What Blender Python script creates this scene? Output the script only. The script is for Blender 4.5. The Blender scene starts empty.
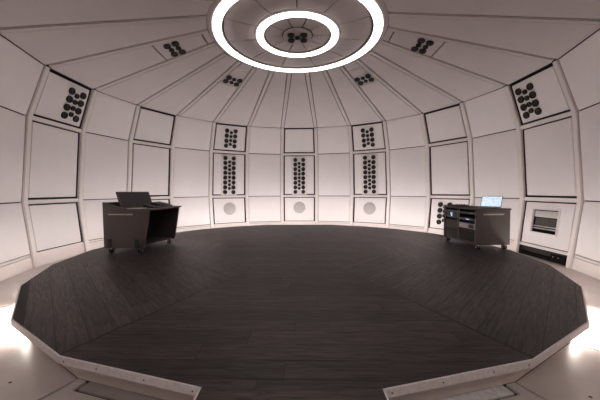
import bpy, bmesh, math, random
from mathutils import Vector, Matrix
random.seed(7)
C = bpy.context.scene.collection
SC = bpy.context.scene
PI = math.pi
R_ = math.radians

# ------------------------------------------------------------------ materials
def new_mat(name):
    m = bpy.data.materials.new(name); m.use_nodes = True
    nt = m.node_tree; b = nt.nodes['Principled BSDF']
    return m, nt, b

def plain(name, col, rough=.5, metal=0., var=.06, scale=9., bump=0., bscale=200., spec=.5):
    """Principled with a soft procedural tone variation and an optional fine bump."""
    m, nt, b = new_mat(name)
    b.inputs['Roughness'].default_value = rough
    b.inputs['Metallic'].default_value = metal
    b.inputs['Specular IOR Level'].default_value = spec
    tc = nt.nodes.new('ShaderNodeTexCoord')
    n = nt.nodes.new('ShaderNodeTexNoise'); n.inputs['Scale'].default_value = scale; n.inputs['Detail'].default_value = 4
    r = nt.nodes.new('ShaderNodeValToRGB')
    r.color_ramp.elements[0].position = .3; r.color_ramp.elements[1].position = .7
    r.color_ramp.elements[0].color = tuple(c*(1-var) for c in col)+(1,)
    r.color_ramp.elements[1].color = tuple(min(1, c*(1+var)) for c in col)+(1,)
    nt.links.new(tc.outputs['Object'], n.inputs['Vector'])
    nt.links.new(n.outputs['Fac'], r.inputs['Fac'])
    nt.links.new(r.outputs['Color'], b.inputs['Base Color'])
    if bump:
        n2 = nt.nodes.new('ShaderNodeTexNoise'); n2.inputs['Scale'].default_value = bscale
        bp = nt.nodes.new('ShaderNodeBump'); bp.inputs['Strength'].default_value = bump; bp.inputs['Distance'].default_value = .002
        nt.links.new(tc.outputs['Object'], n2.inputs['Vector'])
        nt.links.new(n2.outputs['Fac'], bp.inputs['Height'])
        nt.links.new(bp.outputs['Normal'], b.inputs['Normal'])
    return m

def emit(name, col, strength):
    m, nt, b = new_mat(name)
    b.inputs['Base Color'].default_value = (.8, .8, .8, 1)
    b.inputs['Emission Color'].default_value = col+(1,)
    b.inputs['Emission Strength'].default_value = strength
    return m

def wood_deck():
    m, nt, b = new_mat('dark_oak_planks')
    uv = nt.nodes.new('ShaderNodeUVMap'); uv.uv_map = 'UVMap'
    mp = nt.nodes.new('ShaderNodeMapping'); mp.inputs['Scale'].default_value = (2.2, 34, 1)
    geo = nt.nodes.new('ShaderNodeNewGeometry')
    n = nt.nodes.new('ShaderNodeTexNoise'); n.noise_dimensions = '4D'
    n.inputs['Scale'].default_value = 1.6; n.inputs['Detail'].default_value = 7; n.inputs['Roughness'].default_value = .65
    n.inputs['Distortion'].default_value = .9
    mul = nt.nodes.new('ShaderNodeMath'); mul.operation = 'MULTIPLY'; mul.inputs[1].default_value = 40
    nt.links.new(geo.outputs['Random Per Island'], mul.inputs[0])
    nt.links.new(mul.outputs[0], n.inputs['W'])
    nt.links.new(uv.outputs['UV'], mp.inputs['Vector']); nt.links.new(mp.outputs['Vector'], n.inputs['Vector'])
    r = nt.nodes.new('ShaderNodeValToRGB')
    r.color_ramp.elements[0].position = .34; r.color_ramp.elements[0].color = (.0085, .0062, .0055, 1)
    r.color_ramp.elements[1].position = .68; r.color_ramp.elements[1].color = (.060, .047, .042, 1)
    nt.links.new(n.outputs['Fac'], r.inputs['Fac'])
    hsv = nt.nodes.new('ShaderNodeHueSaturation')
    mr = nt.nodes.new('ShaderNodeMapRange'); mr.inputs['To Min'].default_value = .7; mr.inputs['To Max'].default_value = 1.3
    nt.links.new(geo.outputs['Random Per Island'], mr.inputs['Value'])
    nt.links.new(mr.outputs['Result'], hsv.inputs['Value'])
    nt.links.new(r.outputs['Color'], hsv.inputs['Color'])
    nt.links.new(hsv.outputs['Color'], b.inputs['Base Color'])
    rr = nt.nodes.new('ShaderNodeMapRange'); rr.inputs['To Min'].default_value = .62; rr.inputs['To Max'].default_value = .36
    nt.links.new(n.outputs['Fac'], rr.inputs['Value']); nt.links.new(rr.outputs['Result'], b.inputs['Roughness'])
    b.inputs['Specular IOR Level'].default_value = .30; b.inputs['Specular Tint'].default_value = (1, .93, .89, 1)
    tg = nt.nodes.new('ShaderNodeTangent'); tg.direction_type = 'UV_MAP'; tg.uv_map = 'UVMap'
    b.inputs['Anisotropic'].default_value = .35; b.inputs['Anisotropic Rotation'].default_value = .25; nt.links.new(tg.outputs['Tangent'], b.inputs['Tangent'])
    bp = nt.nodes.new('ShaderNodeBump'); bp.inputs['Strength'].default_value = .25; bp.inputs['Distance'].default_value = .003
    nt.links.new(n.outputs['Fac'], bp.inputs['Height']); nt.links.new(bp.outputs['Normal'], b.inputs['Normal'])
    return m

RING, LED_UP, LED_FAR, LED_DN, LED_FRONT = 6., 70., 118., 24., 165.
M = {
 'fabric':  plain('white_wall_fabric', (.70, .645, .635), .85, var=.015, scale=3, bump=.15, bscale=350, spec=.2),
 'paint':   plain('cream_rib_paint', (.66, .595, .57), .5, var=.02, scale=5),
 'ceil':    plain('ceiling_board', (.50, .445, .435), .75, var=.03, scale=2.5, spec=.25),
 'gap':     plain('dark_gap_backing', (.022, .018, .016), .8),
 'floor':   plain('pale_floor_board', (.58, .52, .495), .38, var=.05, scale=3.5),
 'subfloor':plain('dark_subfloor', (.03, .025, .022), .8),
 'deck':    wood_deck(),
 'deckgap': plain('dark_plank_joint', (.012, .010, .009), .7),
 'edge':    plain('whitewashed_timber_edge', (.62, .585, .58), .6, var=.10, scale=40, bump=.2, bscale=60),
 'kick':    plain('platform_plinth_paint', (.66, .59, .55), .55, var=.03),
 'console': plain('charcoal_laminate', (.070, .055, .050), .55, var=.08, scale=30),
 'console_in': plain('black_laminate', (.016, .013, .012), .6),
 'slot':    plain('tan_aluminium', (.42, .33, .28), .4, .3),
 'black':   plain('black_plastic', (.012, .011, .011), .45),
 'cone':    plain('black_speaker_cone', (.024, .020, .019), .5, spec=.25),
 'rubber':  plain('black_rubber', (.015, .014, .014), .7),
 'steel':   plain('steel', (.50, .47, .45), .3, .9, var=.1, scale=20),
 'grey':    plain('grey_mesh_fabric', (.40, .36, .35), .9, var=.03, scale=60),
 'board':   plain('array_board', (.66, .59, .575), .6, var=.015),
 'unit':    plain('silver_rack_front', (.45, .40, .38), .4, .4),
 'paper':   plain('white_paper', (.75, .72, .7), .8),
 'plate':   plain('grey_cover_plate', (.34, .30, .29), .45),
 'glassy':  plain('frosted_glass', (.72, .71, .71), .15, var=.15, scale=25),
 'drawer':  plain('dark_grey_metal', (.045, .037, .034), .45, .2),
 'soot':    plain('matt_black', (.010, .009, .008), .95, spec=.03),
 'keys':    plain('dark_keys', (.05, .045, .045), .5),
 'ring':    emit('ring_diffuser', (1., .93, .915), RING),
 'led':     emit('warm_led', (1., .86, .77), LED_DN), 'led_front': emit('warm_front_led', (1., .88, .80), LED_FRONT), 'led_up': emit('warm_wall_wash_led', (1., .985, .98), LED_UP), 'led_far': emit('warm_far_wall_wash_led', (1., .985, .98), LED_FAR),
 'screen':  None, 'blue': emit('blue_indicator', (.25, .5, 1.), 1.2),
 'amber':   emit('amber_indicator', (1., .3, .08), .6),
}
def screen_mat():
    m, nt, b = new_mat('laptop_display')
    b.inputs['Base Color'].default_value = (.02, .02, .02, 1); b.inputs['Roughness'].default_value = .2
    tc = nt.nodes.new('ShaderNodeTexCoord')
    mp = nt.nodes.new('ShaderNodeMapping'); mp.inputs['Scale'].default_value = (14, 1, 40)
    n = nt.nodes.new('ShaderNodeTexNoise'); n.inputs['Scale'].default_value = 1.0; n.inputs['Detail'].default_value = 1
    r = nt.nodes.new('ShaderNodeValToRGB')
    r.color_ramp.elements[0].position = .38; r.color_ramp.elements[0].color = (.55, .74, .95, 1)
    r.color_ramp.elements[1].position = .52; r.color_ramp.elements[1].color = (.80, .90, 1, 1)
    nt.links.new(tc.outputs['Object'], mp.inputs['Vector']); nt.links.new(mp.outputs['Vector'], n.inputs['Vector'])
    nt.links.new(n.outputs['Fac'], r.inputs['Fac']); nt.links.new(r.outputs['Color'], b.inputs['Emission Color'])
    b.inputs['Emission Strength'].default_value = .95
    return m
M['screen'] = screen_mat()

# ------------------------------------------------------------------ helpers
def link(name, me, mat=None, parent=None):
    o = bpy.data.objects.new(name, me)
    C.objects.link(o)
    if mat is not None and me is not None and len(me.materials) == 0: me.materials.append(mat)
    if parent is not None: o.parent = parent
    return o

def to_mesh(name, bm, smooth=False):
    bmesh.ops.recalc_face_normals(bm, faces=bm.faces)
    me = bpy.data.meshes.new(name); bm.to_mesh(me); bm.free()
    if smooth:
        for p in me.polygons: p.use_smooth = True
        me.set_sharp_from_angle(angle=R_(38))
    return me

def obj(name, bm, mat, parent=None, smooth=False):
    return link(name, to_mesh(name, bm, smooth), mat, parent)

def tag(o, label=None, cat=None, group=None, kind=None):
    if label: o['label'] = label
    if cat: o['category'] = cat
    if group: o['group'] = group
    if kind: o['kind'] = kind
    return o

def empty(name, mat=None, loc=None, rz=0.):
    o = bpy.data.objects.new(name, None); C.objects.link(o); o.empty_display_size = .1
    if mat is not None: o.matrix_world = mat
    elif loc is not None:
        o.location = loc; o.rotation_euler = (0, 0, rz)
    return o

def prism(bm, top, bot):
    """closed prism between two polygons with equal vertex counts"""
    n = len(top)
    a = [bm.verts.new(p) for p in top]; b = [bm.verts.new(p) for p in bot]
    bm.faces.new(a); bm.faces.new(b[::-1])
    for i in range(n):
        j = (i+1) % n
        bm.faces.new((a[i], b[i], b[j], a[j]))

def box(bm, x0, x1, y0, y1, z0, z1, bev=0., mtx=None):
    t = bmesh.new()
    prism(t, [(x0,y0,z1),(x1,y0,z1),(x1,y1,z1),(x0,y1,z1)], [(x0,y0,z0),(x1,y0,z0),(x1,y1,z0),(x0,y1,z0)])
    if bev: bmesh.ops.bevel(t, geom=list(t.edges), offset=bev, segments=2, affect='EDGES', profile=.5)
    if mtx is not None: bmesh.ops.transform(t, matrix=mtx, verts=t.verts)
    me = bpy.data.meshes.new('t'); t.to_mesh(me); t.free(); bm.from_mesh(me); bpy.data.meshes.remove(me)

def box_bm(*a, **k):
    bm = bmesh.new(); box(bm, *a, **k); return bm

def lathe(bm, prof, seg=24, mtx=None, close=True):
    """revolve (r, z) profile around z"""
    rings = []
    for r, z in prof:
        if r < 1e-6: rings.append([bm.verts.new((0, 0, z))])
        else: rings.append([bm.verts.new((r*math.cos(2*PI*i/seg), r*math.sin(2*PI*i/seg), z)) for i in range(seg)])
    for a, b in zip(rings, rings[1:]):
        for i in range(seg):
            j = (i+1) % seg
            if len(a) == 1 and len(b) == 1: continue
            if len(a) == 1: bm.faces.new((a[0], b[i], b[j]))
            elif len(b) == 1: bm.faces.new((a[i], a[j], b[0]))
            else: bm.faces.new((a[i], a[j], b[j], b[i]))
    if mtx is not None:
        vs = [v for r in rings for v in r]; bmesh.ops.transform(bm, matrix=mtx, verts=vs)

def extrude_poly(bm, pts2, v0, v1, axis='y'):
    """polygon in (x,z) extruded along y"""
    prism(bm, [(x, v1, z) for x, z in pts2], [(x, v0, z) for x, z in pts2])

# ------------------------------------------------------------------ dome geometry
NSEG = 24
DL = 2*PI/NSEG
Z1, Z2, Z3 = 1.197, 2.738, 3.640
PROF = [(4.845, 0.), (5.0, Z1), (4.878, Z2), (4.5525, Z3), (1.72, 4.445)]   # radius at the ribs, height
def pol(r, th, z): return Vector((r*math.sin(th), r*math.cos(th), z))
def frame(k, t, y0=0.):
    """local frame of one facet: x right, y up the slope, z towards the room; origin mid bottom edge"""
    (ra, za), (rb, zb) = PROF[t], PROF[t+1]
    c = math.cos(DL/2)
    a = pol(ra*c, k*DL, za); b = pol(rb*c, k*DL, zb)
    ey = (b-a).normalized(); ex = Vector((math.cos(k*DL), -math.sin(k*DL), 0)); ez = ex.cross(ey)
    m = Matrix((ex, ey, ez)).transposed().to_4x4(); m.translation = a + ey*y0
    return m
def flen(t):
    (ra, za), (rb, zb) = PROF[t], PROF[t+1]
    c = math.cos(DL/2)
    return math.hypot((rb-ra)*c, zb-za)
def fhalf(t, y):
    ra, rb = PROF[t][0], PROF[t+1][0]
    s = y/flen(t)
    return (ra+(rb-ra)*s)*math.sin(DL/2)

RIBW = .055
def facet_bm(t, y0, y1, side, zf, zb, bev=.006):
    """board on facet t of the k=0 segment between slope heights y0..y1, 'side' metres clear of the rib axis"""
    bm = bmesh.new()
    x0 = fhalf(t, y0)-side; x1 = fhalf(t, y1)-side
    top = [(-x0, y0, zf), (x0, y0, zf), (x1, y1, zf), (-x1, y1, zf)]
    prism(bm, top, [(x, y, zb) for x, y, z in top])
    if bev: bmesh.ops.bevel(bm, geom=[e for e in bm.edges if all(abs(v.co.z-zf) < 1e-6 for v in e.verts)], offset=bev, segments=2, affect='EDGES')
    bmesh.ops.transform(bm, matrix=frame(0, t), verts=bm.verts)
    return bm
def put(name, me, k, mat, parent):
    o = link(name, me, mat, parent); o.rotation_euler = (0, 0, -k*DL); return o

# wall backings (dark shell behind the gaps)
def side_of(k):
    return 'back' if abs(k) <= 2 else ('right' if k > 0 else 'left')
VIS = list(range(-10, 11))                    # the three segments of the entrance stay open
walls = {}
for k in VIS:
    bm = bmesh.new()
    for t in range(3):
        F = frame(k, t); L = flen(t)
        q = [F @ Vector((sx*fhalf(t, y)*1.03, y, -.13)) for sx, y in ((-1, -.02), (1, -.02), (1, L+.02), (-1, L+.02))]
        q2 = [F @ Vector((sx*fhalf(t, y)*1.03, y, -.17)) for sx, y in ((-1, -.02), (1, -.02), (1, L+.02), (-1, L+.02))]
        prism(bm, q, q2)
    walls[k] = tag(obj('wall_'+side_of(k), bm, M['gap']), kind='structure')

# panel meshes shared by all segments
BASEH = .26
plain_me, framed_me = [], []
for t in range(3):
    L = flen(t)
    y0 = (BASEH+.012) if t == 0 else .008
    plain_me.append(to_mesh('wall_panel', facet_bm(t, y0, L-.008, RIBW+.010, -.012, -.06)))
    y0 = (BASEH+.02) if t == 0 else .075
    y1 = L-.065 if t < 2 else L-.055
    framed_me.append(to_mesh('wall_panel', facet_bm(t, y0, y1, RIBW+.048, -.03, -.06)))
base_me = to_mesh('baseboard', facet_bm(0, 0., BASEH-.05, RIBW+.002, -.012, -.06))
lip_me = to_mesh('base_rail', facet_bm(0, BASEH-.042, BASEH-.004, RIBW+.002, -.018, -.07))
basef_me = to_mesh('baseboard', facet_bm(0, 0., BASEH, RIBW+.002, -.012, -.06))
liplow_me = to_mesh('base_rail', facet_bm(0, BASEH-.05, BASEH+.002, RIBW+.002, -.012, -.07))

def rail_bm(t):
    """horizontal bar across a framed segment at the joint between facets t and t+1"""
    bm = bmesh.new()
    r, z = PROF[t+1]; c = math.cos(DL/2); hw = r*math.sin(DL/2)-RIBW-.001
    n0 = frame(0, t); n1 = frame(0, t+1)
    def P(x, f, y, d): return f @ Vector((x, y, d))
    L = flen(t)
    sec = [(n0, L-.036, .006), (n0, L, .006), (n1, .036, .006), (n1, .036, -.05), (n0, L, -.05), (n0, L-.036, -.05)]
    prism(bm, [P(hw, *s) for s in sec], [P(-hw, *s) for s in sec])
    return bm
rail_me = [to_mesh('rail', rail_bm(t)) for t in (0, 1)]

def rib_bm(pts, w, din, dout):
    """box section bar along a polyline of (r, z) in the radial plane at angle 0 (towards +y)"""
    bm = bmesh.new()
    P = [Vector((r, z)) for r, z in pts]; offs = []
    for i in range(len(P)):
        d = []
        if i > 0: d.append((P[i]-P[i-1]).normalized())
        if i < len(P)-1: d.append((P[i+1]-P[i]).normalized())
        ns = [Vector((-v.y, v.x)) for v in d]      # inward normal
        n = sum(ns, Vector((0, 0))).normalized(); n = n/ n.dot(ns[0])
        offs.append(n)
    rings = []
    for p, n in zip(P, offs):
        a = p+n*din; b = p-n*dout
        rings.append([bm.verts.new((x, q.x, q.y)) for x, q in ((-w, a), (w, a), (w, b), (-w, b))])
    for A, B in zip(rings, rings[1:]):
        for i in range(4):
            j = (i+1) % 4; bm.faces.new((A[i], A[j], B[j], B[i]))
    bm.faces.new(rings[0]); bm.faces.new(rings[-1][::-1])
    bmesh.ops.recalc_face_normals(bm, faces=bm.faces)
    long_e = [e for e in bm.edges if abs(e.verts[0].co.x-e.verts[1].co.x) < 1e-6 and all(v in [r[i] for r in rings for i in (0, 1)] for v in e.verts)]
    bmesh.ops.bevel(bm, geom=long_e, offset=.012, segments=2, affect='EDGES')
    return bm
rib_me = to_mesh('wall_rib', rib_bm(PROF[:4], RIBW, .022, .035), True)
crib_me = to_mesh('ceiling_rib', rib_bm([(4.50, Z3+(4.5525-4.50)*.2842), (1.72, 4.445)], .05, .016, .06), True)

for k in VIS:
    w = walls[k]
    for t in range(3):
        if k == 6 and t == 0: continue
        put('wall_panel', (plain_me if k % 2 else framed_me)[t], k, M['fabric'], w)
    if k % 2:
        put('baseboard', base_me, k, M['paint'], w); put('base_rail', lip_me, k, M['paint'], w)
    else:
        if k != 6: put('baseboard', basef_me, k, M['paint'], w)
        else: put('base_rail', liplow_me, k, M['paint'], w)
        for me in rail_me: put('rail', me, k, M['paint'], w)
for k in range(-11, 11):
    w = walls[max(-10, k)]
    put('wall_rib', rib_me, k+.5, M['paint'], w)

# panel with the square opening (segment 6, lowest tier): four boards round the hole as one mesh
HX0, HX1, HY0, HY1 = -.34, .25, .53, 1.00
def hole_panel():
    t = 0; bm = bmesh.new(); L = flen(0); y0, y1 = BASEH+.02, L-.065; sd = RIBW+.048
    w0 = fhalf(t, y0)-sd; w1 = fhalf(t, y1)-sd
    O = [(-w0, y0), (w0, y0), (w1, y1), (-w1, y1)]; I = [(HX0, HY0), (HX1, HY0), (HX1, HY1), (HX0, HY1)]
    def ring(z): return [bm.verts.new((x, y, z)) for x, y in O], [bm.verts.new((x, y, z)) for x, y in I]
    of, inf = ring(-.03); ob, ib = ring(-.06)
    for i in range(4):
        j = (i+1) % 4
        bm.faces.new((of[i], of[j], inf[j], inf[i])); bm.faces.new((ob[i], ib[i], ib[j], ob[j]))
        bm.faces.new((of[i], ob[i], ob[j], of[j])); bm.faces.new((inf[i], inf[j], ib[j], ib[i]))
    bmesh.ops.transform(bm, matrix=frame(6, 0), verts=bm.verts)
    return bm
obj('wall_panel', hole_panel(), M['fabric'], walls[6])

# ------------------------------------------------------------------ ceiling
ceils = {}
for k in range(NSEG):
    bm = bmesh.new()
    F = frame(k, 3); L = flen(3)
    q = [F @ Vector((sx*fhalf(3, y)*1.01, y, -.05)) for sx, y in ((-1, -.12), (1, -.12), (1, L), (-1, L))]
    q2 = [F @ Vector((sx*fhalf(3, y)*1.01, y, -.08)) for sx, y in ((-1, -.12), (1, -.12), (1, L), (-1, L))]
    prism(bm, q, q2)
    ceils[k] = tag(obj('ceiling', bm, M['gap']), kind='structure')
bm = bmesh.new()
lathe(bm, [(0, 4.50), (1.76, 4.50), (1.76, 4.53), (0, 4.53)], 48)
ceiling = tag(obj('ceiling', bm, M['gap']), kind='structure')
L3 = flen(3)
cp_me = to_mesh('ceiling_panel', facet_bm(3, .004, L3-.01,   .05+.020, 0., -.03, .004))
CW = {3: (2.62, 1.98), -3: (2.62, 1.98), 6: (2.78, 1.86), -6: (2.78, 1.86)}
def ry(r): return (PROF[3][0]-r)/(PROF[3][0]-PROF[4][0])*L3
cut_me = {}
for a in (3, 6):
    bm = bmesh.new()
    ya, yb = ry(CW[a][0]), ry(CW[a][1]); cg = .007 if a == 3 else .013
    for y0, y1 in ((.004, ya-cg), (ya+cg, yb-cg), (yb+cg, L3-.01)):
        t = facet_bm(3, y0, y1, .070, 0., -.03, .003); me = bpy.data.meshes.new('t'); t.to_mesh(me); t.free(); bm.from_mesh(me)
    cut_me[a] = to_mesh('ceiling_panel', bm)
for k in range(NSEG):
    kk = k if k <= 12 else k-24
    put('ceiling_panel', cut_me[abs(kk)] if kk in CW else cp_me, k, M['ceil'], ceils[k])
    put('ceiling_rib', crib_me, k+.5, M['ceil'], ceils[k])
# flat disc in the middle: two rings of wedges, set off by dark joints
ZC = 4.452
def wedges(n, r0, r1, off, gap=.011):
    for i in range(n):
        a0 = off+2*PI*i/n; a1 = a0+2*PI/n; bm = bmesh.new()
        S = 6; lo = []
        for r, rev in ((r1, False), (r0, True)):
            arc = [a0+gap/r+(a1-a0-2*gap/r)*s/S for s in range(S+1)]
            if rev: arc = arc[::-1]
            lo += [(r*math.sin(a), r*math.cos(a)) for a in arc]
        prism(bm, [(x, y, ZC) for x, y in lo], [(x, y, ZC+.03) for x, y in lo])
        obj('ceiling_panel', bm, M['ceil'], ceiling)
wedges(11, .845, 1.418, R_(180))
wedges(10, .31, .64, R_(18))

def ring_light(r0, r1, label, rw=.03):
    e = empty('ring_light', loc=(0, 0, ZC))
    tag(e, label, 'ring light', None)
    bm = bmesh.new(); lathe(bm, [(r0, -.045), (r1, -.045), (r1, -.006), (r0, -.006), (r0, -.045)], 96); obj('diffuser', bm, M['ring'], e, True)
    bm = bmesh.new(); lathe(bm, [(r1+.003, -.03), (r1+rw-.03, -.026), (r1+rw, -.004), (r1+rw, .02), (r1+.003, .02), (r1+.003, -.03)], 96); obj('outer_rim', bm, M['ceil'], e, True)
    bm = bmesh.new(); lathe(bm, [(r0-.003, -.03), (r0-.022, -.026), (r0-.022, .02), (r0-.003, .02), (r0-.003, -.03)], 96); obj('inner_rim', bm, M['ceil'], e, True)
    bm = bmesh.new(); lathe(bm, [(r0, 0), (r1, 0), (r1, .02), (r0, .02), (r0, 0)], 96); obj('housing', bm, M['paint'], e, True)
ring_light(1.466, 1.615, 'large outer glowing white ring light on the domed ceiling', .10)
ring_light(.676, .806, 'small inner glowing white ring light around the round ceiling hub')

# ------------------------------------------------------------------ loudspeakers
def driver_meshes(r, tagname):
    bm = bmesh.new()
    lathe(bm, [(0, .006), (r*.32, .005), (r*.72, .018), (r*.78, .026), (r*.85, .026), (r*.89, .020), (r*.92, .026), (r*.98, .025), (r, .020), (r, .0)] , 24)
    a = to_mesh('driver', bm, True); a.materials.append(M['cone'])
    bm = bmesh.new(); lathe(bm, [(r*.33, .0065), (r*.29, .017), (r*.18, .024), (0, .027)], 20)
    b = to_mesh('dust_cap', bm, True); b.materials.append(M['black'])
    return a, b
BIG = driver_meshes(.0715, 'big'); SML = driver_meshes(.052, 'small')
def add_driver(parent, x, y, z, which):
    o = link('driver', which[0], None, parent); o.location = (x, y, z)
    c = link('dust_cap', which[1], None, o)
    return o
def cluster(parent, rows, pitch, colx, spitch, z, ns=None):
    """two columns of big drivers with a staggered column of small ones between"""
    for i in range(rows):
        y = (i-(rows-1)/2)*pitch
        for sx in (-1, 1): add_driver(parent, sx*colx, y, z, BIG)
    ns = rows if ns is None else ns
    for i in range(ns): add_driver(parent, 0, (i-(ns-1)/2)*spitch, z, SML)
def array(k, t, y, rows, pitch, label, group, board=None, colx=.148, sp=None, z=-.029, x=0):
    m = frame(k, t, y) @ Matrix.Translation((x, 0, z))
    e = empty('loudspeaker_array', m); tag(e, label, 'loudspeaker array', group)
    if board:
        bm = box_bm(-board[0], board[0], -board[1], board[1], 0.0005, .012, .002); obj('mounting_board', bm, M['board'], e)
        for sx in (-1, 1):
            for i in range(5):
                b2 = bmesh.new(); lathe(b2, [(.009, .012), (.007, .015), (0, .015)], 10, Matrix.Translation((sx*(board[0]-.02), (i-2)*board[1]*.46, 0)))
                obj('screw', b2, M['drawer'], e)
    cluster(e, rows, pitch, colx, sp or pitch*.78,   .0135 if board else .0015)
    return e
G = 'loudspeaker arrays in the wall and ceiling'
L1, L2 = flen(1), flen(2)
for k, w in ((0, 'tall black loudspeaker array on the central wall panel, below a blank panel'),
             (-2, 'tall black loudspeaker array on the wall left of the central one'),
             (2, 'tall black loudspeaker array on the wall right of the central one')):
    array(k, 1, L1*.485, 8, .170, w, 'tall wall loudspeaker arrays', (.285, .70), z=-.0295)
for k, w in ((-2, 'short black loudspeaker array directly above the tall array left of centre'),
             (2, 'short black loudspeaker array directly above the tall array right of centre'),
             (-6, 'short black loudspeaker array high on the left wall near the frame edge'),
             (6, 'short black loudspeaker array high on the right wall above the square hatch')):
    array(k, 2, L2*.50, 4, .172, w, 'short upper wall loudspeaker arrays', z=-.029, x={6: -.215, -6: .215}.get(k, 0))
array(4, 0, flen(0)*.60, 4, .172, 'black loudspeaker array low on the wall, half hidden behind the rack console', G, x=-.10)
for k, w in ((-3, 'ceiling loudspeaker cluster of six just outside the big ring, left of centre'),
             (3, 'ceiling loudspeaker cluster of six just outside the big ring, right of centre'),
             (-6, 'ceiling loudspeaker cluster of six farther left of the big ring light'),
             (6, 'ceiling loudspeaker cluster of six farther right of the big ring light')):
    array(k, 3, ry(2.42 if abs(k) == 3 else 2.47), 2, .168, w, 'ceiling loudspeaker clusters', z=.0005, colx=.158, sp=.14)
hub = empty('ceiling_speaker_hub', Matrix.Translation((0, 0, ZC-.03)) @ Matrix.Rotation(PI, 4, 'X'))
tag(hub, 'round hub of five black speakers at the centre of the ceiling', 'ceiling speaker hub')
bm = bmesh.new(); lathe(bm, [(0, .0), (.26, .0), (.285, -.008), (.285, -.055), (0, -.055)], 40); obj('hub_plate', bm, M['ceil'], hub, True)
bm = bmesh.new(); lathe(bm, [(.29, -.03), (.303, -.03), (.303, -.055), (.29, -.055), (.29, -.03)], 40); obj('rim', bm, M['gap'], hub, True)
cluster(hub, 2, .19, .125, .17, .0012, 1)

# round grey speaker fronts behind the lowest fabric panels
for k, w in ((0, 'round grey speaker grille on the low panel under the central tall array'),
             (-2, 'round grey speaker grille on the low panel left of the central one'),
             (2, 'round grey speaker grille on the low panel right of the central one')):
    m = frame(k, 0, .775) @ Matrix.Translation((0, 0, -.0295))
    bm = bmesh.new(); lathe(bm, [(0, .004), (.208, .004), (.218, .0), (0, 0)][:3], 48)
    o = obj('round_speaker_grille', bm, M['grey'], None, True); o.matrix_world = m
    tag(o, w, 'speaker grille', 'round speaker grilles on the lowest wall panels')
for k in (0, -2, 2):
    for sx in (-1, 1):
        bm = bmesh.new(); lathe(bm, [(0, .002), (.016, .002), (.018, 0)], 14)
        o = obj('panel_screw', bm, M['grey'], walls[k], True); o.matrix_world = frame(k, 0, BASEH+.09) @ Matrix.Translation((sx*.43, 0, -.0295))

# ------------------------------------------------------------------ equipment hatch in the right wall
m = frame(6, 0) @ Matrix.Translation(((HX0+HX1)/2, (HY0+HY1)/2, -.03))
hatch = empty('equipment_hatch', m); tag(hatch, 'square silver framed hatch with black interior in the low right wall panel', 'hatch')
hw, hh = (HX1-HX0)/2, (HY1-HY0)/2
bm = bmesh.new()
for a in ((-hw-.028, hw+.028, hh-.004, hh+.028), (-hw-.028, hw+.028, -hh-.028, -hh+.004), (-hw-.028, -hw+.004, -hh+.004, hh-.004), (hw-.004, hw+.028, -hh+.004, hh-.004)):
    box(bm, a[0], a[1], a[2], a[3], .001, .012, .002)
obj('frame', bm, M['board'], hatch)
bm = bmesh.new(); box(bm, -hw+.013, hw-.013, -hh+.013, hh-.013, -.058, -.054); obj('back_plate', bm, M['soot'], hatch)
bm = bmesh.new(); box(bm, -hw+.02, hw-.02, hh-.15, hh-.02, -.04, -.02, .006)
for i in range(4): box(bm, -hw+.03, hw-.03, hh-.135+i*.03, hh-.125+i*.03, -.02, -.012, .003)
obj('roller_shutter', bm, M['steel'], hatch)
bm = bmesh.new(); box(bm, -hw+.04, hw-.04, -hh+.15, hh-.165, -.05, -.035, .004); obj('patch_panel', bm, M['drawer'], hatch)
for y in (-hh+.13, -hh+.085):
    bm = bmesh.new(); lathe(bm, [(0, -hw+.025), (.012, -hw+.025), (.012, hw-.025), (0, hw-.025)], 12, Matrix.Translation((0, y, -.03)) @ Matrix.Rotation(PI/2, 4, 'Y'))
    obj('cable_bar', bm, M['steel'], hatch, True)
for sx in (-1, 1):
    bm = box_bm(sx*(hw-.028)-.01, sx*(hw-.028)+.01, -hh+.03, hh-.14, -.05, -.02, .002)
    obj('side_rail', bm, M['soot'], hatch)
# equipment seen in the open kick space under that panel
pb = empty('power_box', frame(6, 0, 0.) @ Matrix.Translation((.36, .0, -.045)))
tag(pb, 'black power box with tiny amber lights under the open right wall panel', 'power box')
bm = box_bm(-.15, .15, .02, .17, -.06, .02, .006); obj('case', bm, M['soot'], pb)
for x in (-.09, .02):
    bm = bmesh.new(); lathe(bm, [(0, .024), (.005, .023), (.006, .02)], 8, Matrix.Translation((x, .12, 0))); obj('indicator', bm, M['amber'], pb)
cb = empty('cable_tray', frame(6, 0, 0.) @ Matrix.Translation((-.17, .0, -.05)))
tag(cb, 'long dark cable tray under the open right wall panel, left of the power box', 'cable tray')
bm = box_bm(-.34, .34, .02, .07, -.06, .01, .004); obj('tray', bm, M['soot'], cb)
for i in range(3):
    bm = bmesh.new(); lathe(bm, [(0, -.33), (.012, -.33), (.012, .33), (0, .33)], 10, Matrix.Translation((0, .085, -.04+i*.026)) @ Matrix.Rotation(PI/2, 4, 'Y')); obj('cable', bm, M['soot'], cb, True)

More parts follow.
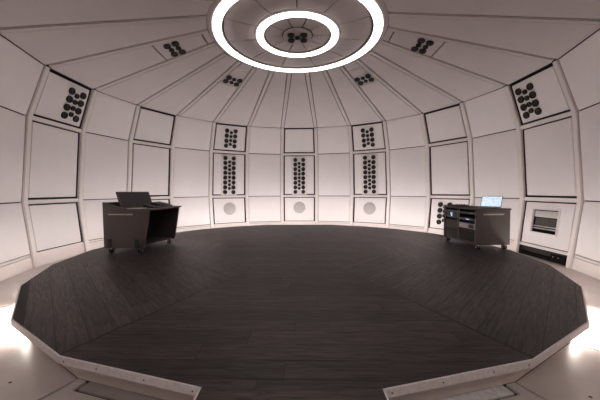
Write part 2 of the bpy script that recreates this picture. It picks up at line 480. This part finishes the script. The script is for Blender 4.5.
# ------------------------------------------------------------------ floor
ZP = .23
vang = [23.6, 38.8, 56.2, 71.6]; vang += [71.6+108.4*(i+1)/7 for i in range(6)] + [] # measured from -y
vang = [a for a in vang if a < 179]
allv = [R_(a) for a in vang]
loopA = [-a for a in allv[::-1]] + allv                 # -~164 .. ~164
def vp(r, a, z): return Vector((r*math.sin(a), -r*math.cos(a), z))
RP = 4.105
bm = bmesh.new(); lathe(bm, [(0, -.02), (5.2, -.02), (5.2, -.06), (0, -.06)], 48)
floor = tag(obj('floor', bm, M['subfloor']), kind='structure')
def floor_panel(a0, a1, r0, r1, ra=None):
    bm = bmesh.new(); g = .006; S = 4
    arc = [a0+g/r1+(a1-a0-2*g/r1)*s/S for s in range(S+1)]
    lo = [vp(r1, a, 0)[:2] for a in arc]+[vp(r0, a1-g/r0, 0)[:2], vp(r0, a0+g/r0, 0)[:2]]
    prism(bm, [(x, y, 0) for x, y in lo], [(x, y, -.02) for x, y in lo])
    obj('floor_panel', bm, M['floor'], floor)
RB = 4.0                                                # plinth radius
for a0, a1 in zip(loopA, loopA[1:]):
    if a0 < 0 < a1: continue
    floor_panel(a0, a1, RB+.004, 4.93)
floor_panel(loopA[-1], loopA[0]+2*PI, RB+.004, 4.93)
# the two front slabs beside the walkway, each with a slot
def pline(a, b, s): return a+(b-a)*s
for sx in (-1, 1):
    A = vp(RB+.004, sx*R_(23.6), 0); B = Vector((sx*.46, -RB+.016, 0))
    d = (B-A).normalized(); n = Vector((d.y, -d.x, 0))
    if n.y > 0: n = -n
    L = (B-A).length; s0, s1, wv = .085, 1.02, .105
    def Q(u, v): p = A+d*u+n*v; return (p.x, p.y)
    rects = [[Q(.006, 0), Q(s0, 0), Q(s0, wv), Q(.006, wv)], [Q(s1, 0), Q(L, 0), Q(L, wv), Q(s1, wv)],
             [Q(.006, wv), Q(L, wv), (sx*.46, -4.93), vp(4.93, sx*R_(23.5), 0)[:2]]]
    bm = bmesh.new()
    for p in rects: prism(bm, [(x, y, 0) for x, y in p], [(x, y, -.02) for x, y in p])
    obj('floor_panel', bm, M['floor'], floor)
    bm = bmesh.new()
    p = [Q(s0+.028, -.012), Q(s1-.028, -.012), Q(s1-.028, wv-.026), Q(s0+.028, wv-.026)]
    c = Vector((sum(q[0] for q in p)/4, sum(q[1] for q in p)/4, 0))
    ht = -.006
    prism(bm, [(x-c.x, y-c.y, ht) for x, y in p], [(x-c.x, y-c.y, -.0195) for x, y in p])
    o = obj('floor_slot_cover', bm, M['plate'] if sx < 0 else M['glassy']); o.location = c
    tag(o, 'grey cover plate set in the floor slot at front left of the platform' if sx < 0 else 'pale glassy cover strip set in the floor slot at front right of the platform', 'floor cover')
for x, y in ((40, 0), (41, 1)): pass
for a, r in ((-36.5, 4.33), (-29, 4.25), (36, 4.34), (27.6, 4.30), (44, 4.45), (-45, 4.5)):
    bm = bmesh.new(); lathe(bm, [(0, .0012), (.010, .0012), (.011, 0)], 12); o = obj('floor_screw', bm, M['subfloor'], floor); o.location = vp(r, R_(a), 0)

# ------------------------------------------------------------------ platform
plat = empty('stage_platform', loc=(0, 0, 0)); tag(plat, 'large round dark plank platform with a whitewashed edge filling the room', 'platform')
TW = .53                                               # half width of the walkway
yT = -RP*math.cos(R_(7.4))
YEND = -7.4
outer = [vp(RP, a, 0) for a in loopA]                   # counter: from back-left round the front to back-right
i0 = len(allv)-1                                        # index of -23.6 deg
outline = outer[:i0+1] + [Vector((-TW, yT, 0)), Vector((-TW, YEND, 0)), Vector((TW, YEND, 0)), Vector((TW, yT, 0))] + outer[i0+1:]
# under-layer seen in the plank joints
bm = bmesh.new(); prism(bm, [(p.x, p.y, ZP-.004) for p in outline], [(p.x, p.y, ZP-.05) for p in outline]); obj('sub_deck', bm, M['deckgap'], plat)
# planks
RO = 1.60
def clip(poly, a, b):
    """keep the part of poly on the left of the directed line a->b (2D)"""
    out = []
    for i in range(len(poly)):
        p, q = poly[i], poly[(i+1) % len(poly)]
        sp = (b[0]-a[0])*(p[1]-a[1])-(b[1]-a[1])*(p[0]-a[0]); sq = (b[0]-a[0])*(q[1]-a[1])-(b[1]-a[1])*(q[0]-a[0])
        if sp >= 0: out.append(p)
        if (sp > 0 and sq < 0) or (sp < 0 and sq > 0):
            t = sp/(sp-sq); out.append((p[0]+(q[0]-p[0])*t, p[1]+(q[1]-p[1])*t))
    return out
def area(poly): return .5*sum(poly[i][0]*poly[(i+1) % len(poly)][1]-poly[(i+1) % len(poly)][0]*poly[i][1] for i in range(len(poly)))
def ccw(p): return p if area(p) > 0 else p[::-1]
def convex_clip(poly, region):
    region = ccw(region)
    for i in range(len(region)):
        if len(poly) < 3: return []
        poly = clip(poly, region[i], region[(i+1) % len(region)])
    return poly
deck_bm = bmesh.new(); uvl = deck_bm.loops.layers.uv.new('UVMap')
def lay(region, ang, width=.2, seed=0, phase=0.):
    """lay planks along direction ang over a convex region"""
    rnd = random.Random(seed); dx, dy = math.cos(ang), math.sin(ang); nx, ny = -dy, dx
    us = [p[0]*dx+p[1]*dy for p in region]; vs = [p[0]*nx+p[1]*ny for p in region]
    v = math.floor(min(vs)/width)*width+phase-width
    g = .003
    while v < max(vs):
        u = min(us)-rnd.random()*1.8
        while u < max(us):
            l = 1.5+rnd.random()*1.2
            c = [(u+g, v+g), (u+l-g, v+g), (u+l-g, v+width-g), (u+g, v+width-g)]
            poly = convex_clip([(a*dx+b*nx, a*dy+b*ny) for a, b in c], region)
            if len(poly) > 2 and abs(area(poly)) > .0005:
                vv = [deck_bm.verts.new((x, y, ZP)) for x, y in ccw(poly)]
                f = deck_bm.faces.new(vv); o1, o2 = rnd.random()*20, rnd.random()*20
                for lp in f.loops:
                    x, y = lp.vert.co.x, lp.vert.co.y
                    lp[uvl].uv = (x*dx+y*dy+o1, x*nx+y*ny+o2)
            u += l
        v += width
def op(a): return (RO*math.sin(R_(a)), -RO*math.cos(R_(a)))
lay([op(a) for a in (-157.5, -112.5, -67.5, -24, 24, 67.5, 112.5, 157.5)], 0, seed=1)
def arcpts(a0, a1):
    """platform outline points between two bearings (degrees from -y)"""
    rr = []
    def edgept(a):
        A = R_(a); ws = sorted(loopA)
        for p, q in zip(ws, ws[1:]+[ws[0]+2*PI]):
            for AA in (A, A+2*PI, A-2*PI):
                if p-1e-9 <= AA <= q+1e-9:
                    P, Q = vp(RP, p, 0), vp(RP, q, 0); d = Vector((math.sin(AA), -math.cos(AA), 0))
                    e = Q-P; den = d.x*e.y-d.y*e.x; t = (P.x*e.y-P.y*e.x)/den
                    return (d.x*t, d.y*t)
    rr.append(edgept(a0))
    for W in sorted([w for w in loopA]+[w+2*PI for w in loopA]):
        if R_(a0)+1e-6 < W < R_(a1)-1e-6: rr.append(tuple(vp(RP, W, 0)[:2]))
    rr.append(edgept(a1))
    return rr
sect = [(24, 70.5), (70.5, 112.5), (112.5, 157.5), (157.5, 202.5), (202.5, 247.5), (247.5, 289.5), (289.5, 336)]
inn = {24: op(24), 70.5: op(67.5), 112.5: op(112.5), 157.5: op(157.5), 202.5: op(-157.5), 247.5: op(-112.5), 289.5: op(-67.5), 336: op(-24)}
J = .0012
for i, (a0, a1) in enumerate(sect):
    reg = [inn[a0]]+arcpts(a0, a1)+[inn[a1]]
    c = R_((a0+a1)/2)
    cen = (sum(p[0] for p in reg)/len(reg), sum(p[1] for p in reg)/len(reg))
    reg = [(p[0]+(cen[0]-p[0])*J, p[1]+(cen[1]-p[1])*J) for p in reg]
    lay(reg, c, seed=10+i, phase=.07*i)
front = [op(-24)]+[(outer[i0].x, outer[i0].y), (-TW, yT), (TW, yT), (outer[i0+1].x, outer[i0+1].y)]+[op(24)]
lay(front, 0, seed=30)
lay([(-TW, yT), (-TW, YEND), (TW, YEND), (TW, yT)], 0, seed=31)
me = to_mesh('deck', deck_bm)
for p in me.polygons:
    if p.normal.z < 0: p.flip()
link('deck', me, M['deck'], plat)
# whitewashed edge strips, one per side
def strip(p, q, zt, zb, thick, name, mat):
    d = (q-p).normalized(); n = Vector((d.y, -d.x, 0))
    if n.dot((p+q)/2) < 0 and abs(p.x) > TW+.01: n = -n
    bm = bmesh.new()
    a = [p, q, q+n*thick, p+n*thick]
    prism(bm, [(v.x, v.y, zt) for v in a], [(v.x, v.y, zb) for v in a])
    return obj(name, bm, mat, plat)
for p, q in zip(outline, outline[1:]+outline[:1]):
    if abs(p.y-YEND) < 1e-6 and abs(q.y-YEND) < 1e-6: continue
    strip(p, q, ZP-.001, ZP-.055, .012, 'edge_strip', M['edge'])
for sx in (-1, 1):
    p = Vector((sx*TW, yT, 0)); q = vp(RP, sx*R_(23.6), 0); d = (q-p).normalized(); n = Vector((d.y, -d.x, 0)); n = n if n.y < 0 else -n
    for f in (.05, .36, .70, .96):
        bm = bmesh.new(); lathe(bm, [(0, .002), (.005, .0018), (.006, 0)], 10)
        o = obj('screw', bm, M['drawer'], plat, True); o.matrix_world = Matrix.Translation(p+(q-p)*f+n*.0122+Vector((0, 0, ZP-.030))) @ n.to_track_quat('Z', 'Y').to_matrix().to_4x4()
# plinth below
def inset(p): return p*(RB/RP)
pl = [inset(p) for p in outer[:i0+1]]+[Vector((-TW+.07, -RB+.02, 0)), Vector((-TW+.07, YEND, 0)), Vector((TW-.07, YEND, 0)), Vector((TW-.07, -RB+.02, 0))]+[inset(p) for p in outer[i0+1:]]
bm = bmesh.new(); prism(bm, [(p.x, p.y, ZP-.05) for p in pl], [(p.x, p.y, 0.) for p in pl]); obj('plinth', bm, M['kick'], plat)

# warm LED strips under the platform overhang, on every side but the front
n_led = 0
for a0, a1 in list(zip(loopA, loopA[1:]))+[(loopA[-1], loopA[0]+2*PI)]:
    mid = (a0+a1)/2; deg = abs(math.degrees(mid if mid <= PI else mid-2*PI))
    if deg < 40: continue
    p, q = vp(RB, a0, 0), vp(RB, a1, 0); d = (q-p).normalized(); n = Vector((d.y, -d.x, 0)); n = n if n.dot(p) > 0 else -n
    p2, q2 = p*(RP/RB)+d*.06, q*(RP/RB)-d*.06
    front_pair = abs(deg-47.5) < 1                       # nearest the viewer the strip is recessed below the overhang
    if front_pair: p2, q2 = p+d*.03, q-d*.03
    if 60 < deg < 68:                                    # its neighbour starts a little way back from the corner
        if mid < 0: q2 = q2-d*.32
        else: p2 = p2+d*.32
    c = (p2+q2)/2+Vector((0, 0, .13)); hl = (q2-p2).length/2
    if d.cross(n).z < 0: d = -d
    mtx = Matrix((d, n, d.cross(n))).transposed().to_4x4(); mtx.translation = c
    e = empty('light_strip', mtx)
    if front_pair:
        bm = box_bm(-hl, hl, .001, .020, -.016, .016); obj('channel', bm, M['steel'], e)
        bm = box_bm(-hl+.01, hl-.01, .0205, .028, -.014, .014); obj('floor_lens', bm, M['led_front'], e)
    bm = bmesh.new(); pr = [(.003, .035), (.028, .052), (.062, .0457), (.062, -.016), (.018, -.030), (.003, -.030)]     # (out, up) section of the housing
    if not front_pair:
        prism(bm, [(-hl, y, z) for y, z in pr], [(hl, y, z) for y, z in pr]); obj('channel', bm, M['steel'], e)
    def lens(a, b, off, name, mat):
        a = Vector(a); b = Vector(b); t = (b-a).normalized(); nn = Vector((-t.y, t.x))
        q4 = [a+nn*.0008, b+nn*.0008, b+nn*off, a+nn*off]; bm = bmesh.new()
        prism(bm, [(-hl+.01, v.x, v.y) for v in q4], [(hl-.01, v.x, v.y) for v in q4]); obj(name, bm, mat, e)
    if not front_pair: lens((.059, .0463), (.031, .0515), -.004, 'wall_wash_lens', M['led_far' if deg > 118 else 'led_up'])
    if not front_pair: lens((.022, -.0287), (.058, -.0174), -.004, 'floor_lens', M['led'])
    side = 'left' if c.x < -.6 else ('right' if c.x > .6 else 'far')
    tag(e, 'warm light strip tucked under the platform overhang along its %s edge' % side, 'light strip', 'warm light strips under the %s platform edge' % side)

# ------------------------------------------------------------------ consoles
def caster(parent, x, y, h=.095):
    e = link('caster', None, None, parent); e.location = (x, y, 0)
    for s in (-1, 1):
        bm = bmesh.new(); lathe(bm, [(.022, -.012), (.036, -.012), (.042, -.007), (.042, .007), (.036, .012), (.022, .012), (.022, -.012)], 20, Matrix.Translation((s*.021, 0, .042)) @ Matrix.Rotation(PI/2, 4, 'Y'))
        obj('wheel', bm, M['rubber'], e, True)
        bm = bmesh.new(); lathe(bm, [(0, -.013), (.0215, -.013), (.0215, .013), (0, .013)], 16, Matrix.Translation((s*.021, 0, .042)) @ Matrix.Rotation(PI/2, 4, 'Y'))
        obj('hub', bm, M['steel'], e, True)
    bm = bmesh.new(); lathe(bm, [(0, -.034), (.008, -.034), (.008, .034), (0, .034)], 12, Matrix.Translation((0, 0, .042)) @ Matrix.Rotation(PI/2, 4, 'Y'))
    box(bm, -.006, .006, -.03, .012, .03, h-.012, .002); box(bm, -.03, .03, -.03, .03, h-.014, h-.0005, .002)
    obj('fork', bm, M['steel'], e, True)

# left: operator desk
desk = empty('control_desk', loc=(-3.665, -.46, ZP), rz=R_(-4))
tag(desk, 'charcoal wheeled control desk with raised lid screen at the left', 'control desk')
side_poly = [(.015, .095), (.80, .095), (.915, .80), (.47, .80), (.46, .82), (.40, .84), (.03, .955), (0, .955)]
for v0, v1 in ((0, .045), (1.10, 1.145)):
    bm = bmesh.new(); extrude_poly(bm, side_poly, v0, v1); obj('side_panel', bm, M['console'], desk)
bm = bmesh.new(); extrude_poly(bm, [(.012, .11), (.045, .11), (.036, .95), (.003, .95)], .046, 1.099); obj('back_panel', bm, M['console_in'], desk)
bm = box_bm(.40, .955, -.012, 1.157, .802, .831, .004); obj('desktop', bm, M['console'], desk)
bm = box_bm(.045, .399, .047, 1.098, .78, .80, .003); obj('tray', bm, M['console_in'], desk)
bm = box_bm(.05, .72, .047, 1.098, .10, .13, .003); obj('bottom_shelf', bm, M['console'], desk)
bm = bmesh.new()
for z in (.34, .46, .58, .70): box(bm, .06, .40, .30, .80, z, z+.018, .002)
for v in (.30, .79): box(bm, .06, .40, v, v+.012, .135, .745, .002)
obj('rack_shelf', bm, M['drawer'], desk)
bm = box_bm(.11, .60, -.004, .004, .715, .741, .002); o = obj('handle_slot', bm, M['slot'], desk); o['label'] = 'tan metal handle slot'
bm = box_bm(.602, .63, -.003, .004, .713, .743, .002); obj('slot_cap', bm, M['black'], desk)
for v in (-.016, 1.146):
    for u in (.09, .63):
        bm = box_bm(u, u+.075, v, v+.015, .10, .27, .004); obj('foot_bracket', bm, M['console_in'], desk)
for u, v in ((.125, .06), (.70, .06), (.125, 1.08), (.70, 1.08)): caster(desk, u, v)
# lid screen
lid = bmesh.new(); box(lid, -.012, .012, .12, 1.14, 0, .345, .004); obj_l = obj('lid_screen', lid, M['console'], desk)
obj_l.location = (.285, 0, .82); obj_l.rotation_euler = (0, R_(-17), 0)
bm = box_bm(.0125, .0135, .16, 1.10, .03, .32); o2 = obj('glass', bm, M['black'], obj_l)
bm = bmesh.new()
for v in (.25, .95): box(bm, .26, .30, v, v+.05, .801, .817, .002)
obj('hinge', bm, M['black'], desk)
def on_desk(u, v, z, root):   # desk-local point to world
    a = root.rotation_euler.z; c, s = math.cos(a), math.sin(a)
    return (root.location.x+u*c-v*s, root.location.y+u*s+v*c, root.location.z+z)
# things on the desk
bm = box_bm(-.10, .10, -.14, .14, 0, .003); o = obj('paper_sheet', bm, M['paper']); o.location = on_desk(.56, .18, .8315, desk); o.rotation_euler = (0, 0, R_(80))
tag(o, 'white paper sheet lying on the control desk before the lid screen', 'paper')
kb = empty('computer_keyboard', loc=on_desk(.74, .55, .8315, desk), rz=R_(-7)); tag(kb, 'flat black computer keyboard near the middle of the control desk', 'keyboard')
bm = box_bm(-.07, .07, -.21, .21, 0, .018, .004); obj('case', bm, M['black'], kb)
bm = bmesh.new()
for i in range(5):
    for j in range(15): box(bm, -.06+i*.024, -.04+i*.024, -.20+j*.0267, -.178+j*.0267, .0185, .025)
obj('keys', bm, M['keys'], kb)
mx = empty('mixing_desk', loc=on_desk(.62, .93, .8315, desk), rz=R_(-7)); tag(mx, 'small dark mixing desk with knobs at the far end of the control desk', 'mixer')
bm = bmesh.new(); extrude_poly(bm, [(-.16, 0), (.16, 0), (.16, .03), (-.16, .095)], -.15, .15); obj('case', bm, M['drawer'], mx)
for i in range(4):
    for j in range(5):
        bm = bmesh.new(); lathe(bm, [(.010, -.004), (.010, .016), (.007, .02), (0, .02)], 10, Matrix.Translation((-.11+i*.07, -.11+j*.055, .0945-(.05+i*.07)*.203)) @ Matrix.Rotation(R_(11.5), 4, 'Y')); obj('knob', bm, M['black'], mx, True)
ph = empty('desk_phone', loc=on_desk(.55, .60, .8315, desk), rz=R_(-7)); tag(ph, 'small black desk unit with wedge top between lid screen and keyboard', 'control unit')
bm = bmesh.new(); extrude_poly(bm, [(-.06, 0), (.07, 0), (.07, .02), (-.06, .06)], -.11, .11); obj('case', bm, M['black'], ph)
bm = bmesh.new(); box(bm, -.035, .03, -.08, .08, 0, .004, mtx=Matrix.Translation((0, 0, .0425)) @ Matrix.Rotation(R_(17), 4, 'Y')); obj('button_pad', bm, M['keys'], ph)

# right: rack console
rk = empty('rack_console', loc=(3.445, -.19, ZP), rz=R_(4))
tag(rk, 'charcoal wheeled rack console with open equipment bays at the right', 'rack console')
W, Ld, B0, T0 = .68, 1.10, .092, .77
bm = box_bm(0, W, 0, .04, B0, T0, .003); obj('side_panel', bm, M['console'], rk)
bm = box_bm(0, W, Ld-.04, Ld, B0, T0, .003); obj('side_panel', bm, M['console'], rk)
bm = box_bm(W-.03, W, .041, Ld-.041, B0, T0-.001, .002); obj('back_panel', bm, M['console'], rk)
bm = box_bm(-.012, W+.012, -.012, Ld+.012, T0+.0005, T0+.03, .004); obj('top', bm, M['console'], rk)
bm = box_bm(.01, W-.031, .041, Ld-.041, B0, B0+.04, .002); obj('bottom', bm, M['console'], rk)
bm = box_bm(.004, .5, .555, .585, B0+.041, T0-.002, .002); obj('divider', bm, M['console_in'], rk)
bm = box_bm(.14, .55, -.005, .004, .675, .70, .002); o = obj('handle_slot', bm, M['slot'], rk); o['label'] = 'tan metal handle slot'
for i, (z0, z1) in enumerate(((.135, .315), (.325, .52))):
    bm = box_bm(.02, .45, .595, 1.05, z0, z1, .004); dr = obj('drawer', bm, M['drawer'], rk)
    bm = box_bm(.008, .0195, .65, 1.0, z1-.03, z1-.015, .002); obj('handle', bm, M['console_in'], dr)
bm = box_bm(.02, .45, .05, .545, .135, .365, .004); dr = obj('drawer', bm, M['console_in'], rk)
bm = box_bm(.008, .0195, .12, .48, .335, .35, .002); obj('handle', bm, M['drawer'], dr)
for v in (.048, .5495, .5905, 1.052):
    bm = box_bm(.006, .016, v-.003, v+.003, .125, .755); obj('rack_rail', bm, M['steel'], rk)
for u, v in ((.07, .055), (.61, .055), (.07, 1.04), (.61, 1.04)): caster(rk, u, v, .092)
def rack_unit(v0, v1, z0, z1, name, label, mat, cat, extra):
    c = ((v0+v1)/2, z0)
    e = empty(name, loc=on_desk(.22, c[0], z0, rk), rz=R_(4)); tag(e, label, cat)
    hv = (v1-v0)/2; h = z1-z0
    bm = box_bm(-.2, .15, -hv, hv, .0005, h, .003); obj('case', bm, M['black'], e)
    bm = box_bm(-.208, -.2005, -hv, hv, .0015, h-.001, .002); obj('front_plate', bm, mat, e)
    for x, (vv, zz, w, hh, mm, nm) in enumerate(extra):
        bm = box_bm(-.213, -.2085, vv-w, vv+w, zz-hh, zz+hh, .001); obj(nm, bm, mm, e)
rack_unit(.05, .545, .38, .49, 'rack_amplifier', 'silver rack unit with black display in the near bay of the rack console', M['unit'], 'rack unit',
          [(-.13, .055, .075, .036, M['drawer'], 'display'), (.06, .055, .02, .02, M['steel'], 'knob')])
rack_unit(.05, .545, .54, .60, 'audio_interface', 'thin black rack unit with blue light just above the silver unit', M['drawer'], 'rack unit',
          [(-.02, .03, .05, .008, M['blue'], 'display'), (-.16, .03, .03, .012, M['black'], 'button')])
rack_unit(.05, .545, .675, .72, 'patch_bay', 'topmost thin rack unit under the top of the rack console', M['drawer'], 'rack unit',
          [(-.14, .022, .06, .006, M['unit'], 'label_strip')])
rack_unit(.595, 1.05, .555, .73, 'network_panel', 'rack panel with sockets and blue lights in the far bay of the rack console', M['drawer'], 'rack panel',
          [(.10, .10, .04, .035, M['black'], 'socket'), (-.12, .10, .04, .035, M['black'], 'socket'), (0, .09, .03, .025, M['blue'], 'display'), (-.01, .045, .02, .012, M['blue'], 'indicator')])
# laptop on the rack console
lt = empty('laptop', loc=on_desk(.42, .20, T0+.0305, rk), rz=R_(-48)); tag(lt, 'open laptop with a bright bluish screen on the rack console', 'laptop')
bm = box_bm(-.18, .18, -.24, .02, 0, .016, .004); obj('base', bm, M['drawer'], lt)
bm = bmesh.new()
for i in range(5):
    for j in range(13): box(bm, -.145+j*.0225, -.127+j*.0225, -.10+i*.021, -.084+i*.021, .0162, .019)
obj('keys', bm, M['black'], lt)
bm = box_bm(-.18, .18, -.004, .004, 0, .25, .003); ls = obj('screen_lid', bm, M['black'], lt); ls.location = (0, .022, .019); ls.rotation_euler = (R_(-30), 0, 0)
bm = box_bm(-.17, .17, -.0058, -.0045, .012, .238); obj('display', bm, M['screen'], ls)
# flat items on the far half of the top
o = empty('tablet', loc=on_desk(.18, .60, T0+.0305, rk), rz=R_(8)); tag(o, 'flat dark tablet on the rack console top behind the laptop', 'tablet')
bm = box_bm(-.12, .12, -.17, .17, 0, .012, .004); obj('body', bm, M['black'], o)
bm = box_bm(-.105, .105, -.15, .15, .0122, .0135); obj('glass', bm, M['console_in'], o)
o = empty('control_surface', loc=on_desk(.25, .92, T0+.0305, rk), rz=R_(4)); tag(o, 'low dark control box at the far end of the rack console top', 'control box')
bm = box_bm(-.14, .14, -.12, .12, 0, .035, .006); obj('case', bm, M['drawer'], o)
for i in range(4):
    bm = bmesh.new(); lathe(bm, [(.012, 0), (.012, .014), (.008, .018), (0, .018)], 12, Matrix.Translation((-.09+i*.06, -.04, .0355))); obj('knob', bm, M['black'], o, True)

# ------------------------------------------------------------------ entrance passage behind the viewpoint
def slab(name, x0, x1, y0, y1, z0, z1, m):
    return tag(obj(name, box_bm(x0, x1, y0, y1, z0, z1), m), kind='structure')
slab('wall_passage_left', -2.05, -1.95, -8.0, -4.66, -.06, 4.2, M['paint'])
slab('wall_passage_right', 1.95, 2.05, -8.0, -4.66, -.06, 4.2, M['paint'])
slab('wall_front', -2.05, 2.05, -8.1, -8.0, -.06, 4.2, M['paint'])
slab('ceiling_passage', -2.05, 2.05, -8.1, -4.5, 4.2, 4.3, M['paint'])
slab('floor_passage', -1.95, 1.95, -8.0, -4.96, -.06, -.004, M['floor'])

al = bpy.data.lights.new('added_front_fill', 'AREA'); al.shape = 'RECTANGLE'; al.size = 2.4; al.size_y = 1.2; al.energy = 55; al.color = (1, .92, .88)  # unseen fill lamp, added to brighten the front floor and platform edge
lo = bpy.data.objects.new('added_front_fill', al); C.objects.link(lo); lo.location = (0, -6.9, 4.0); lo.rotation_euler = (R_(30), 0, 0)

# ------------------------------------------------------------------ world, camera, view
w = bpy.data.worlds.new('World'); SC.world = w; w.use_nodes = True
w.node_tree.nodes['Background'].inputs['Color'].default_value = (.9, .8, .75, 1)
w.node_tree.nodes['Background'].inputs['Strength'].default_value = .02
cam = bpy.data.cameras.new('Camera'); co = bpy.data.objects.new('Camera', cam); C.objects.link(co)
cam.sensor_width = 36; cam.sensor_fit = 'HORIZONTAL'; cam.lens = 36*282.97/600
cam.shift_x = 4.13/600; cam.clip_start = .02
co.location = (.0115*5, -1.1392*5, 1.385)
co.matrix_world = Matrix.Translation(co.location) @ Matrix.Rotation(.0177, 4, 'Z') @ Matrix.Rotation(PI/2-.0319, 4, 'X') @ Matrix.Rotation(-.0035, 4, 'Z')
SC.camera = co
vs = SC.view_settings; vs.view_transform = 'Standard'; vs.look = 'None'; vs.gamma = 1; vs.use_curve_mapping = False; vs.exposure = 0
SC.cycles.max_bounces = 10; SC.cycles.diffuse_bounces = 6; SC.cycles.use_denoising = True
